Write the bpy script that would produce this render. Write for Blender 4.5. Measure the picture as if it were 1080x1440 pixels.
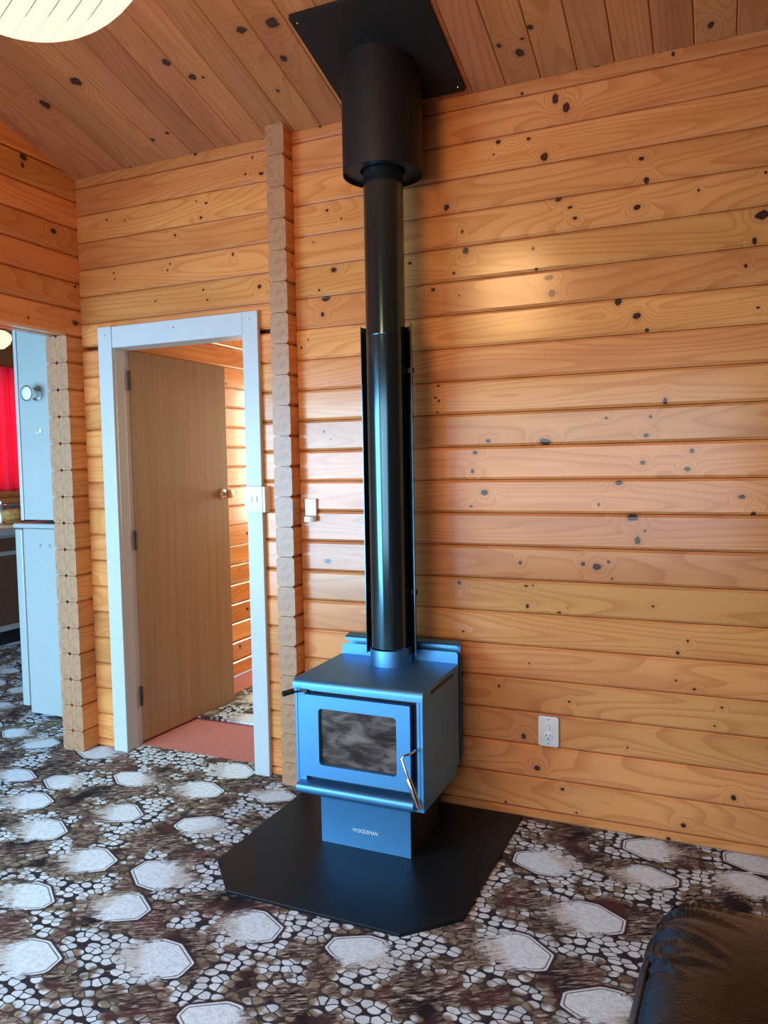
import bpy, bmesh, math, random
import numpy as np
from mathutils import Vector, Matrix, Euler

random.seed(7)
S = bpy.context.scene
COL = S.collection
for o in list(bpy.data.objects):
    bpy.data.objects.remove(o)

# ------------------------------------------------------------------ camera
F = Vector((-0.39860394, 0.91491037, -0.06367032))
R = Vector((0.91707705, 0.39831842, -0.01766714))
U = Vector((-0.00919721, 0.06543278, 0.99781459))
CAM = Vector((0.0, -2.91344, 1.40981))
cam = bpy.data.cameras.new('camera')
cam.sensor_fit = 'VERTICAL'
cam.sensor_height = 36.0
cam.lens = 1077.08 / 1440 * 36.0
cam.clip_start = 0.05
camo = bpy.data.objects.new('camera', cam)
camo.matrix_world = Matrix(((R.x, U.x, -F.x, CAM.x), (R.y, U.y, -F.y, CAM.y), (R.z, U.z, -F.z, CAM.z), (0, 0, 0, 1)))
COL.objects.link(camo)
S.camera = camo

# ------------------------------------------------------------------ world, daylight, exposure
W = bpy.data.worlds.new('sky')
S.world = W
W.use_nodes = True
W.node_tree.nodes['Background'].inputs[0].default_value = (0.45, 0.75, 1.0, 1)
W.node_tree.nodes['Background'].inputs[1].default_value = 1.0
S.view_settings.view_transform = 'Standard'
S.view_settings.look = 'None'
S.view_settings.gamma = 1.0
S.view_settings.use_curve_mapping = False
S.view_settings.exposure = 0.18
SKY = (0.36, 0.71, 1.0)
S.cycles.max_bounces = 5
S.cycles.diffuse_bounces = 4
S.cycles.glossy_bounces = 3
S.cycles.transmission_bounces = 3
S.cycles.transparent_max_bounces = 6
S.cycles.caustics_reflective = False
S.cycles.caustics_refractive = False


def window_light(name, loc, rot, sx, sy, watts, col=SKY, spread=180):
    l = bpy.data.lights.new(name, 'AREA')
    l.shape = 'RECTANGLE'
    l.size, l.size_y = sx, sy
    l.energy = watts
    l.color = col
    l.spread = math.radians(spread)
    o = bpy.data.objects.new(name, l)
    o.location = loc
    o.rotation_euler = rot
    COL.objects.link(o)
    return o


PI = math.pi
YW = -4.2                                   # wall behind the photographer
TILT = math.radians(68)                     # the sky shines down through the glass
window_light('daylight_slider', (-4.0, YW + 0.40, 1.05), (TILT, 0, 0), 2.8, 2.0, 240, SKY, 150)
window_light('daylight_window', (-1.0, YW + 0.44, 1.25), (math.radians(58), 0, 0), 2.4, 1.6, 27, (0.82, 0.90, 1.0), 125)
window_light('daylight_hall', (-2.35, 2.95, 1.5), (-PI / 2, 0, 0), 0.8, 1.2, 72, (0.78, 0.97, 0.76))
window_light('daylight_kitchen', (-5.98, 1.9, 1.75), (0, -PI / 2, 0), 1.0, 1.4, 22, (0.8, 0.9, 1.0))


# ------------------------------------------------------------------ node helpers
class NT:
    def __init__(self, name):
        self.m = bpy.data.materials.new(name)
        self.m.use_nodes = True
        self.t = self.m.node_tree
        self.t.nodes.clear()
        self.out = self.n('ShaderNodeOutputMaterial')
        self.b = self.n('ShaderNodeBsdfPrincipled')
        self.l(self.b.outputs[0], self.out.inputs[0])

    def n(self, ty, **kw):
        x = self.t.nodes.new(ty)
        for k, v in kw.items():
            setattr(x, k, v)
        return x

    def l(self, a, b):
        self.t.links.new(a, b)

    def s(self, sock, v):
        if isinstance(v, bpy.types.NodeSocket):
            self.l(v, sock)
        elif v is not None:
            if isinstance(v, tuple) and len(v) == 3 and sock.type == 'RGBA':
                v = (*v, 1)
            sock.default_value = v

    def math(self, op, a, b=None, c=None, clamp=False):
        x = self.n('ShaderNodeMath', operation=op, use_clamp=clamp)
        self.s(x.inputs[0], a)
        self.s(x.inputs[1], b)
        self.s(x.inputs[2], c)
        return x.outputs[0]

    def vec(self, op, a, b=None):
        x = self.n('ShaderNodeVectorMath', operation=op)
        self.s(x.inputs[0], a)
        if op == 'SCALE':
            self.s(x.inputs[3], b)
        else:
            self.s(x.inputs[1], b)
        return x.outputs[1] if op in ('LENGTH', 'DOT_PRODUCT', 'DISTANCE') else x.outputs[0]

    def sep(self, v):
        x = self.n('ShaderNodeSeparateXYZ')
        self.s(x.inputs[0], v)
        return x.outputs

    def comb(self, x=0.0, y=0.0, z=0.0):
        n = self.n('ShaderNodeCombineXYZ')
        self.s(n.inputs[0], x)
        self.s(n.inputs[1], y)
        self.s(n.inputs[2], z)
        return n.outputs[0]

    def noise(self, v, scale=1.0, detail=2.0, rough=0.5, dist=0.0):
        x = self.n('ShaderNodeTexNoise')
        self.s(x.inputs['Vector'], v)
        x.inputs['Scale'].default_value = scale
        x.inputs['Detail'].default_value = detail
        x.inputs['Roughness'].default_value = rough
        x.inputs['Distortion'].default_value = dist
        return x.outputs[0]

    def mix(self, f, a, b, blend='MIX'):
        x = self.n('ShaderNodeMix', data_type='RGBA', blend_type=blend)
        self.s(x.inputs[0], f)
        self.s(x.inputs[6], a)
        self.s(x.inputs[7], b)
        return x.outputs[2]

    def ramp(self, v, a, b, lo=0.0, hi=1.0):
        x = self.n('ShaderNodeMapRange', interpolation_type='SMOOTHSTEP')
        self.s(x.inputs[0], v)
        for i, q in enumerate((a, b, lo, hi)):
            self.s(x.inputs[i + 1], q)
        return x.outputs[0]

    def attr(self, name, ty='GEOMETRY'):
        return self.n('ShaderNodeAttribute', attribute_name=name, attribute_type=ty).outputs

    def tc(self, k='Object'):
        return self.n('ShaderNodeTexCoord').outputs[k]

    def bump(self, h, strength=0.3, dist=0.002):
        x = self.n('ShaderNodeBump')
        x.inputs['Strength'].default_value = strength
        x.inputs['Distance'].default_value = dist
        self.s(x.inputs['Height'], h)
        self.l(x.outputs[0], self.b.inputs['Normal'])

    def set(self, **kw):
        for k, v in kw.items():
            self.s(self.b.inputs[k.replace('_', ' ')], v)
        return self


def plain(name, col, rough=0.5, metal=0.0, var=0.06, spec=0.5, bump=0.0, scale=30.0, tint=None, **kw):
    n = NT(name)
    v = n.noise(n.tc(), scale, 3)
    c = n.mix(n.ramp(v, 0.25, 0.75), tuple(x * (1 - var) for x in col), tuple(min(1, x * (1 + var)) for x in col))
    n.set(Base_Color=c, Roughness=rough, Metallic=metal, **kw)
    n.b.inputs['Specular IOR Level'].default_value = spec
    if tint:
        n.b.inputs['Specular Tint'].default_value = (*tint, 1)
    if bump:
        n.bump(n.noise(n.tc(), scale * 8, 2), bump, 0.001)
    return n.m


NK = 9


def wood(name, light, dark, knots=True, rough=0.36, gain=1.0, spec=0.5):
    n = NT(name)
    x, y, z = n.sep(n.tc())
    rnd = n.n('ShaderNodeObjectInfo').outputs['Random']
    off = n.math('MULTIPLY', rnd, 53.0)
    p = n.comb(x, 0.0, z)
    D = None
    if knots:
        for i in range(NK):
            a = n.attr('k%d' % i, 'OBJECT')
            kx, kz, ks = n.sep(a[1])
            d = n.vec('LENGTH', n.vec('MULTIPLY', n.vec('SUBTRACT', p, n.comb(kx, 0.0, kz)), n.comb(n.math('ADD', 0.55, n.math('MULTIPLY', n.math('FRACT', n.math('MULTIPLY', kx, 917.0)), 0.75)), 0.0, n.math('ADD', 0.8, n.math('MULTIPLY', n.math('FRACT', n.math('MULTIPLY', kz, 1931.0)), 0.35)))))
            d = n.math('DIVIDE', d, n.math('ADD', ks, 0.0002))
            D = d if D is None else n.math('MINIMUM', D, d)
    else:
        D = 50.0
    wob = n.noise(n.comb(n.math('MULTIPLY', x, 60.0), off, n.math('MULTIPLY', z, 60.0)), 1.0, 2)
    D = n.math('ADD', D, n.math('MULTIPLY', n.math('SUBTRACT', wob, 0.5), 0.95))
    halo = n.math('EXPONENT', n.math('MULTIPLY', n.math('MULTIPLY', D, D), -0.10))
    fx = n.math('ADD', n.math('MULTIPLY', x, 0.55), off)
    field = n.noise(n.comb(fx, off, n.math('MULTIPLY', z, 5.0)), 1.0, 1.0, 0.4, 0.25)
    field = n.math('ADD', field, n.math('MULTIPLY', halo, 0.16))
    rings = n.math('FRACT', n.math('MULTIPLY', field, 22.0))
    late = n.math('MULTIPLY', n.ramp(rings, 0.45, 0.93), n.ramp(rings, 1.0, 0.95))
    fine = n.noise(n.comb(n.math('ADD', n.math('MULTIPLY', x, 4.0), off), 0.0, n.math('MULTIPLY', z, 260.0)), 1.0, 2)
    broad = n.noise(n.comb(n.math('ADD', n.math('MULTIPLY', x, 1.3), off), off, n.math('MULTIPLY', z, 9.0)), 1.0, 2)
    c = n.mix(n.math('MULTIPLY', late, 0.45), light, dark)
    c = n.mix(n.math('MULTIPLY', n.ramp(fine, 0.45, 0.8), 0.30), c, dark)
    c = n.mix(n.ramp(broad, 0.35, 0.75, 0.0, 0.55), c, tuple(q * k for q, k in zip(dark, (1.05, 1.15, 1.2))))
    hs = n.n('ShaderNodeHueSaturation')
    n.s(hs.inputs['Hue'], n.math('ADD', 0.493, n.math('MULTIPLY', rnd, 0.011)))
    n.s(hs.inputs['Value'], n.math('ADD', 0.86, n.math('MULTIPLY', n.math('FRACT', n.math('MULTIPLY', rnd, 7.31)), 0.26)))
    n.s(hs.inputs['Color'], c)
    c = hs.outputs[0]
    c = n.mix(n.math('MULTIPLY', n.math('EXPONENT', n.math('MULTIPLY', n.math('MULTIPLY', D, D), -0.42)), 0.40), c, (0.20, 0.065, 0.025))
    c = n.mix(n.ramp(D, 1.25, 0.85), c, (0.045, 0.018, 0.014))
    c = n.mix(n.math('MULTIPLY', n.ramp(D, 0.5, 0.1), 0.4), c, (0.09, 0.04, 0.028))
    n.set(Base_Color=c, Roughness=n.math('ADD', rough, n.math('MULTIPLY', broad, 0.08)))
    n.b.inputs['Specular IOR Level'].default_value = spec
    n.bump(fine, 0.05, 0.001)
    return n.m


M = {}
M['pine'] = wood('varnished_pine', (0.74, 0.310, 0.098), (0.46, 0.135, 0.033), rough=0.15)
M['pine_ceiling'] = wood('ceiling_pine', (0.52, 0.215, 0.085), (0.33, 0.105, 0.035), rough=0.5, spec=0.3)
M['end'] = None


def end_grain():
    n = NT('pine_end_grain')
    x, y, z = n.sep(n.tc())
    rnd = n.n('ShaderNodeObjectInfo').outputs['Random']
    cy = n.math('ADD', 0.0, n.math('MULTIPLY', rnd, 0.07))
    d = n.vec('LENGTH', n.comb(0.0, n.math('SUBTRACT', y, cy), n.math('SUBTRACT', z, n.math('MULTIPLY', n.math('FRACT', n.math('MULTIPLY', rnd, 9.7)), 0.2))))
    d = n.math('ADD', d, n.math('MULTIPLY', n.noise(n.tc(), 25, 2), 0.02))
    r = n.math('FRACT', n.math('MULTIPLY', d, 110.0))
    c = n.mix(n.math('MULTIPLY', n.ramp(r, 0.3, 0.95), 0.5), (0.46, 0.235, 0.125), (0.28, 0.125, 0.06))
    c = n.mix(n.ramp(n.noise(n.tc(), 40, 3), 0.4, 0.75, 0, 0.6), c, (0.25, 0.115, 0.06))
    n.set(Base_Color=c, Roughness=0.33)
    n.bump(r, 0.08, 0.001)
    return n.m


M['end'] = end_grain()
M['white_paint'] = plain('white_gloss_paint', (0.48, 0.49, 0.50), 0.32, var=0.02)
M['white_plastic'] = plain('white_plastic', (0.80, 0.79, 0.77), 0.35, var=0.02)
M['grey_screw'] = plain('screw_metal', (0.35, 0.34, 0.33), 0.35, 0.9)
M['fridge'] = plain('fridge_enamel', (0.36, 0.39, 0.39), 0.3, var=0.02)
M['cupboard'] = plain('cupboard_paint', (0.38, 0.41, 0.41), 0.4, var=0.03, scale=4)
M['stove'] = plain('blue_lit_charcoal_paint', (0.11, 0.31, 0.56), 0.50, 0.95, var=0.04, scale=300)  # charcoal paint with the window's blue light put into its base colour
M['stove_dark'] = plain('stove_black_paint', (0.014, 0.016, 0.018), 0.5, var=0.1)
M['flue'] = plain('satin_black_flue', (0.012, 0.013, 0.014), 0.15, 0.0, spec=1.0, IOR=1.66, tint=(0.42, 0.80, 1.0), var=0.05, scale=100)
M['casing'] = plain('matt_black_casing', (0.010, 0.010, 0.011), 0.55, 0.3, var=0.1)
M['hearth'] = plain('black_hearth_steel', (0.008, 0.010, 0.012), 0.45, 0.0, spec=0.18, var=0.12, scale=5)
M['chrome'] = plain('polished_steel', (0.75, 0.75, 0.76), 0.18, 1.0, var=0.02)
M['brass'] = plain('worn_brass', (0.75, 0.68, 0.52), 0.22, 1.0, var=0.05)
M['hinge'] = plain('dark_bronze_hinge', (0.09, 0.065, 0.05), 0.4, 0.6, var=0.2)
M['brick'] = plain('firebrick', (0.16, 0.12, 0.10), 0.9, var=0.4, scale=14, bump=0.4)
M['black'] = plain('black_plastic', (0.015, 0.015, 0.016), 0.45)
M['wall_slab'] = plain('darkened_wall_slab', (0.24, 0.10, 0.04), 0.5, var=0.15, scale=3)  # slab colour darkened to cut light bouncing off the unseen walls
M['red_floor'] = plain('dusty_red_carpet', (0.46, 0.15, 0.13), 0.95, var=0.12, scale=60, bump=0.6)
M['brown_door'] = plain('brown_cupboard_laminate', (0.16, 0.075, 0.05), 0.4, var=0.1)
M['bench'] = plain('speckled_benchtop', (0.40, 0.33, 0.28), 0.35, var=0.3, scale=120)
M['steel'] = plain('brushed_steel', (0.55, 0.56, 0.58), 0.3, 0.9, var=0.05)
M['badge'] = plain('bright_badge', (0.85, 0.88, 0.90), 0.3, 0.2)
M['bread'] = plain('golden_crust', (0.66, 0.38, 0.12), 0.7, var=0.25, scale=40)
M['board'] = plain('pale_beech', (0.80, 0.56, 0.30), 0.5, var=0.1, scale=20)


def veneer():
    n = NT('brown_door_veneer')
    x, y, z = n.sep(n.tc())
    g = n.noise(n.comb(n.math('MULTIPLY', x, 30.0), n.math('MULTIPLY', y, 30.0), n.math('MULTIPLY', z, 1.1)), 1.0, 4, 0.6, 0.3)
    f = n.noise(n.comb(n.math('MULTIPLY', x, 200.0), n.math('MULTIPLY', y, 200.0), n.math('MULTIPLY', z, 5.0)), 1.0, 2)
    c = n.mix(n.ramp(g, 0.3, 0.72), (0.37, 0.24, 0.125), (0.30, 0.188, 0.095))
    c = n.mix(n.math('MULTIPLY', n.ramp(f, 0.5, 0.75), 0.3), c, (0.17, 0.09, 0.05))
    n.set(Base_Color=c, Roughness=0.42)
    return n.m


M['veneer'] = veneer()


def leather():
    n = NT('black_leather')
    v = n.n('ShaderNodeTexVoronoi', feature='DISTANCE_TO_EDGE')
    n.l(n.tc(), v.inputs['Vector'])
    v.inputs['Scale'].default_value = 220
    cr = n.noise(n.tc(), 22, 4, 0.6, 1.2)
    wear = n.ramp(n.noise(n.tc(), 7, 3), 0.52, 0.8)
    c = n.mix(wear, (0.004, 0.005, 0.006), (0.014, 0.015, 0.018))
    n.b.inputs['Specular IOR Level'].default_value = 0.45
    n.set(Base_Color=c, Roughness=n.math('ADD', 0.20, n.math('MULTIPLY', cr, 0.12)))
    n.bump(n.math('ADD', n.math('MULTIPLY', v.outputs[0], 0.5), n.math('MULTIPLY', cr, 1.6)), 0.35, 0.003)
    return n.m


M['leather'] = leather()


def curtain_mat():
    n = NT('red_curtain_cloth')
    tr = n.n('ShaderNodeBsdfTranslucent')
    tr.inputs[0].default_value = (0.80, 0.07, 0.14, 1)
    mx = n.n('ShaderNodeMixShader')
    mx.inputs[0].default_value = 0.55
    n.set(Base_Color=(0.55, 0.05, 0.10), Roughness=0.9)
    n.l(n.b.outputs[0], mx.inputs[1])
    n.l(tr.outputs[0], mx.inputs[2])
    n.l(mx.outputs[0], n.out.inputs[0])
    return n.m


M['curtain'] = curtain_mat()


def thin_glass(name, tint=(1, 1, 1), fac=0.12, rough=0.02):
    n = NT(name)
    t = n.n('ShaderNodeBsdfTransparent')
    t.inputs[0].default_value = (*tint, 1)
    g = n.n('ShaderNodeBsdfGlossy')
    g.inputs['Roughness'].default_value = rough
    mx = n.n('ShaderNodeMixShader')
    mx.inputs[0].default_value = fac
    n.l(t.outputs[0], mx.inputs[1])
    n.l(g.outputs[0], mx.inputs[2])
    n.l(mx.outputs[0], n.out.inputs[0])
    return n.m


M['pane'] = thin_glass('window_glass')


def stove_glass():
    n = NT('streaked_stove_glass')
    t = n.n('ShaderNodeBsdfTransparent')
    refl_streaks = n.ramp(n.noise(n.comb(*[n.math('MULTIPLY', q, k) for q, k in zip(n.sep(n.tc()), (9.0, 9.0, 26.0))]), 1.0, 4, 0.6, 0.6), 0.35, 0.75)  # cloudy carpet reflection painted into the glass colour as streaks
    n.l(n.mix(refl_streaks, (0.30, 0.27, 0.25), (0.70, 0.68, 0.66)), t.inputs[0])
    n.set(Base_Color=n.mix(refl_streaks, (0.05, 0.035, 0.03), (0.30, 0.23, 0.21)), Roughness=0.10)
    mx = n.n('ShaderNodeMixShader')
    mx.inputs[0].default_value = 0.62
    n.l(t.outputs[0], mx.inputs[1])
    n.l(n.b.outputs[0], mx.inputs[2])
    n.l(mx.outputs[0], n.out.inputs[0])
    return n.m


M['stove_glass'] = stove_glass()


def lamp_shade(name, col, strength, trans):
    n = NT(name)
    e = n.n('ShaderNodeEmission')
    v = n.noise(n.tc(), 9, 3)
    n.l(n.mix(v, tuple(q * 0.94 for q in col), col), e.inputs[0])
    e.inputs[1].default_value = strength
    t = n.n('ShaderNodeBsdfTransparent')
    mx = n.n('ShaderNodeMixShader')
    mx.inputs[0].default_value = trans
    n.l(e.outputs[0], mx.inputs[1])
    n.l(t.outputs[0], mx.inputs[2])
    n.l(mx.outputs[0], n.out.inputs[0])
    return n.m


M['shade'] = lamp_shade('lit_paper_shade', (1.0, 0.86, 0.68), 1.18, 0.35)
M['bulb_glass'] = lamp_shade('lit_opal_glass', (1.0, 0.80, 0.45), 1.6, 0.25)
M['rib'] = plain('shade_rib_cane', (0.42, 0.24, 0.10), 0.7)


def carpet():
    n = NT('patterned_carpet')
    x, y, z = n.sep(n.tc())
    sd = n.attr('sdf')[2]
    soft = n.attr('soft')[2]
    pos = n.comb(x, y, 0.0)
    # brushed streaks
    ang = n.comb(n.math('ADD', n.math('MULTIPLY', x, 0.85), n.math('MULTIPLY', y, 0.5)), n.math('SUBTRACT', n.math('MULTIPLY', y, 0.85), n.math('MULTIPLY', x, 0.5)), 0.0)
    st = n.noise(n.vec('MULTIPLY', ang, (22, 110, 1)), 1.0, 4, 0.65, 0.5)
    big = n.noise(pos, 4.2, 3, 0.55)
    big2 = n.noise(n.vec('ADD', pos, (7.3, 2.1, 0)), 5.5, 3, 0.55)
    med = n.noise(pos, 30, 4, 0.7)
    fib = n.noise(pos, 420, 2, 0.7)
    base = n.mix(n.ramp(big, 0.40, 0.60), (0.014, 0.012, 0.017), (0.085, 0.032, 0.034))
    strk = n.ramp(n.noise(n.vec('ADD', pos, (11.0, 4.0, 0)), 7.0, 2), 0.36, 0.60)
    base = n.mix(n.math('MULTIPLY', n.ramp(st, 0.42, 0.60, 0, 0.9), strk), base, (0.30, 0.215, 0.17))
    base = n.mix(n.math('MULTIPLY', n.ramp(n.math('ADD', st, n.math('MULTIPLY', med, 0.5)), 0.78, 0.92, 0, 0.9), strk), base, (0.62, 0.58, 0.55))
    # pebbles with dark outlines
    wp = n.vec('ADD', pos, n.vec('SCALE', n.comb(n.math('SUBTRACT', n.noise(pos, 14, 1), 0.5), n.math('SUBTRACT', n.noise(n.vec('ADD', pos, (3, 5, 0)), 14, 1), 0.5), 0.0), 0.02))
    pv = n.vec('MULTIPLY', wp, (27.0, 37.0, 1.0))
    v1 = n.n('ShaderNodeTexVoronoi', feature='DISTANCE_TO_EDGE', voronoi_dimensions='2D')
    n.l(pv, v1.inputs['Vector'])
    v1.inputs['Scale'].default_value = 1.0
    v1.inputs['Randomness'].default_value = 0.75
    v2 = n.n('ShaderNodeTexVoronoi', feature='F1', voronoi_dimensions='2D')
    n.l(pv, v2.inputs['Vector'])
    v2.inputs['Scale'].default_value = 1.0
    v2.inputs['Randomness'].default_value = 0.75
    cell = n.sep(v2.outputs['Color'])
    clus = n.math('ADD', big2, n.math('MULTIPLY', n.math('SUBTRACT', cell[0], 0.5), 0.06))
    lit = n.ramp(clus, 0.50, 0.55)
    dull = n.ramp(clus, 0.44, 0.49)
    peb = n.ramp(n.math('ADD', n.math('MINIMUM', v1.outputs[0], n.math('MULTIPLY', n.math('SUBTRACT', 0.58, v2.outputs['Distance']), 0.8)), n.math('MULTIPLY', n.math('SUBTRACT', med, 0.5), 0.14)), 0.02, 0.10)
    pc = n.mix(lit, n.mix(cell[1], (0.16, 0.115, 0.08), (0.33, 0.26, 0.19)), n.mix(cell[1], (0.56, 0.62, 0.68), (0.78, 0.86, 0.95)))
    pc = n.mix(n.ramp(med, 0.5, 0.8, 0, 0.55), pc, (0.22, 0.16, 0.13))
    peb_col = n.mix(peb, n.mix(lit, (0.07, 0.05, 0.045), (0.035, 0.028, 0.035)), pc)
    c = n.mix(dull, base, peb_col)
    # large pale stones, brushed out on their soft side
    eg = n.math('MULTIPLY', soft, n.math('MULTIPLY', n.math('SUBTRACT', n.math('ADD', n.math('MULTIPLY', st, 0.75), n.math('MULTIPLY', med, 0.35)), 0.47), 0.34))
    s2 = n.math('ADD', sd, eg)
    wid = n.math('ADD', 0.004, n.math('MULTIPLY', soft, 0.045))
    mask = n.ramp(s2, n.math('MULTIPLY', wid, 0.5), n.math('MULTIPLY', wid, -0.5))
    rim = n.ramp(s2, 0.016, 0.004)
    c = n.mix(n.math('MULTIPLY', rim, n.math('SUBTRACT', 1.0, soft)), c, (0.05, 0.025, 0.028))
    stone = n.mix(n.ramp(n.noise(pos, 60, 3), 0.35, 0.7), (0.80, 0.89, 0.98), (0.66, 0.74, 0.84))
    stone = n.mix(n.math('MULTIPLY', n.ramp(n.math('ADD', st, soft), 0.95, 1.35), 0.5), stone, (0.45, 0.33, 0.22))
    c = n.mix(mask, c, stone)
    ln = n.math('MULTIPLY', n.ramp(n.math('ABSOLUTE', n.math('ADD', s2, 0.008)), 0.003, 0.001), n.ramp(soft, 0.45, 0.2))
    c = n.mix(n.math('MULTIPLY', ln, 0.85), c, (0.07, 0.06, 0.08))
    c = n.mix(n.ramp(fib, 0.45, 0.8, 0, 0.35), c, (0.03, 0.025, 0.03))
    n.set(Base_Color=c, Roughness=0.95)
    n.b.inputs['Specular IOR Level'].default_value = 0.15
    n.bump(n.math('ADD', fib, n.math('MULTIPLY', n.noise(pos, 160, 2), 0.8)), 0.6, 0.004)
    return n.m


M['carpet'] = carpet()


# ------------------------------------------------------------------ mesh helpers
class MB:
    def __init__(self):
        self.v, self.f, self.m = [], [], []

    def poly(self, verts, faces, mi=0):
        k = len(self.v)
        self.v += [tuple(q) for q in verts]
        for f in faces:
            self.f.append(tuple(k + i for i in f))
            self.m.append(mi)
        return self

    def box(self, x0, x1, y0, y1, z0, z1, mi=0):
        return self.poly([(x0, y0, z0), (x1, y0, z0), (x1, y1, z0), (x0, y1, z0), (x0, y0, z1), (x1, y0, z1), (x1, y1, z1), (x0, y1, z1)],
                         [(0, 3, 2, 1), (4, 5, 6, 7), (0, 1, 5, 4), (1, 2, 6, 5), (2, 3, 7, 6), (3, 0, 4, 7)], mi)

    def prism(self, pts, axis, a, b, mi=0):
        """extrude a closed polygon (list of 2D) along an axis from a to b"""
        def P(q, t):
            if axis == 'x':
                return (t, q[0], q[1])
            if axis == 'y':
                return (q[0], t, q[1])
            return (q[0], q[1], t)
        n = len(pts)
        v = [P(q, a) for q in pts] + [P(q, b) for q in pts]
        f = [tuple(range(n))[::-1], tuple(range(n, 2 * n))] + [(i, (i + 1) % n, n + (i + 1) % n, n + i) for i in range(n)]
        return self.poly(v, f, mi)

    def tube(self, pts, r, seg=12, mi=0, caps=True):
        pts = [Vector(q) for q in pts]
        rr = r if isinstance(r, (list, tuple)) else [r] * len(pts)
        k = len(self.v)
        up = None
        for i, q in enumerate(pts):
            a = pts[max(i - 1, 0)]
            b = pts[min(i + 1, len(pts) - 1)]
            t = (b - a).normalized()
            if up is None:
                up = t.orthogonal().normalized()
            else:
                up = (up - t * up.dot(t)).normalized()
            w = t.cross(up)
            for j in range(seg):
                an = 2 * PI * j / seg
                self.v.append(tuple(q + (up * math.cos(an) + w * math.sin(an)) * rr[i]))
        for i in range(len(pts) - 1):
            for j in range(seg):
                self.f.append((k + i * seg + j, k + i * seg + (j + 1) % seg, k + (i + 1) * seg + (j + 1) % seg, k + (i + 1) * seg + j))
                self.m.append(mi)
        if caps:
            self.f.append(tuple(k + j for j in range(seg))[::-1])
            self.m.append(mi)
            e = k + (len(pts) - 1) * seg
            self.f.append(tuple(e + j for j in range(seg)))
            self.m.append(mi)
        return self

    def lathe(self, prof, seg=32, c=(0, 0, 0), axis='z', mi=0):
        """revolve (r, h) pairs"""
        k = len(self.v)
        for r, h in prof:
            for j in range(seg):
                a = 2 * PI * j / seg
                p = (r * math.cos(a), r * math.sin(a), h)
                if axis == 'y':
                    p = (p[0], -h, p[1])
                elif axis == 'x':
                    p = (h, p[0], p[1])
                self.v.append((p[0] + c[0], p[1] + c[1], p[2] + c[2]))
        for i in range(len(prof) - 1):
            for j in range(seg):
                self.f.append((k + i * seg + j, k + i * seg + (j + 1) % seg, k + (i + 1) * seg + (j + 1) % seg, k + (i + 1) * seg + j))
                self.m.append(mi)
        return self

    def mesh(self, name, mats, smooth=None, bevel=0.0, bseg=2):
        me = bpy.data.meshes.new(name)
        me.from_pydata(self.v, [], self.f)
        for m in (mats if isinstance(mats, (list, tuple)) else [mats]):
            me.materials.append(m)
        for p, mi in zip(me.polygons, self.m):
            p.material_index = mi
        bm = bmesh.new()
        bm.from_mesh(me)
        if bevel:
            ed = [e for e in bm.edges if len(e.link_faces) == 2 and e.calc_face_angle(0) > 0.5]
            bmesh.ops.bevel(bm, geom=ed, offset=bevel, segments=bseg, profile=0.5, affect='EDGES', clamp_overlap=True)
        bmesh.ops.recalc_face_normals(bm, faces=bm.faces)
        bm.to_mesh(me)
        bm.free()
        if smooth is not None:
            for p in me.polygons:
                p.use_smooth = True
            try:
                me.set_sharp_from_angle(angle=math.radians(smooth))
            except Exception:
                pass
        return me

    def build(self, name, mats, parent=None, smooth=None, bevel=0.0, bseg=2, **kw):
        return link(name, self.mesh(name, mats, smooth, bevel, bseg), parent, **kw)


def link(name, data, parent=None, loc=(0, 0, 0), rot=(0, 0, 0)):
    """create an object whose coordinates are world coordinates minus its parents' origin"""
    o = bpy.data.objects.new(name, data)
    COL.objects.link(o)
    o.location = loc
    o.rotation_euler = rot
    if parent is not None:
        o.parent = parent
        o.matrix_parent_inverse = parent_world(parent).inverted()
    return o


def parent_world(o):
    m = Matrix.LocRotScale(o.location, o.rotation_euler, o.scale)
    if o.parent is not None:
        return parent_world(o.parent) @ o.matrix_parent_inverse @ m
    return m


def tag(o, label=None, cat=None, kind=None, group=None):
    if label:
        o['label'] = label
    if cat:
        o['category'] = cat
    if kind:
        o['kind'] = kind
    if group:
        o['group'] = group
    return o


def empty(name, loc, label=None, cat=None, kind=None):
    o = link(name, None, None, loc)
    o.empty_display_size = 0.1
    return tag(o, label, cat, kind)


def rrect(x0, x1, z0, z1, r, seg=5):
    pts = []
    for cx, cz, a0 in ((x1 - r, z0 + r, -90), (x1 - r, z1 - r, 0), (x0 + r, z1 - r, 90), (x0 + r, z0 + r, 180)):
        for i in range(seg + 1):
            a = math.radians(a0 + 90 * i / seg)
            pts.append((cx + r * math.cos(a), cz + r * math.sin(a)))
    return pts


# ------------------------------------------------------------------ log boards
P = 0.13
JZ = [(21.3 - j) * P for j in range(22)]            # joint heights of the stove wall
TOP = 2.834
SL = 0.273                                          # ceiling rake


def log_mesh(L, h, t=0.068, c=0.0095, d=0.010, name='log_board'):
    if name == 'ceiling_board':
        c, d, h = 0.004, 0.0035, h + 0.002
    """x 0..L, y 0 (room face)..t, z 0..h; chamfered long edges; caps use end grain"""
    c2 = min(c, h * 0.3)
    h -= 0.0025
    prof = [(d, 0), (t - d, 0), (t, c2), (t, h - c2), (t - d, h), (d, h), (0, h - c2), (0, c2)]
    n = 8
    b = MB()
    b.v = [(0, y, z) for y, z in prof] + [(L, y, z) for y, z in prof]
    for i in range(n):
        b.f.append((i, (i + 1) % n, n + (i + 1) % n, n + i))
        b.m.append(0)
    b.f.append(tuple(range(n)))
    b.m.append(1)
    b.f.append(tuple(range(n, 2 * n)))
    b.m.append(1)
    return b.mesh(name, [M['pine'], M['end']])


_mc = {}


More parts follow.
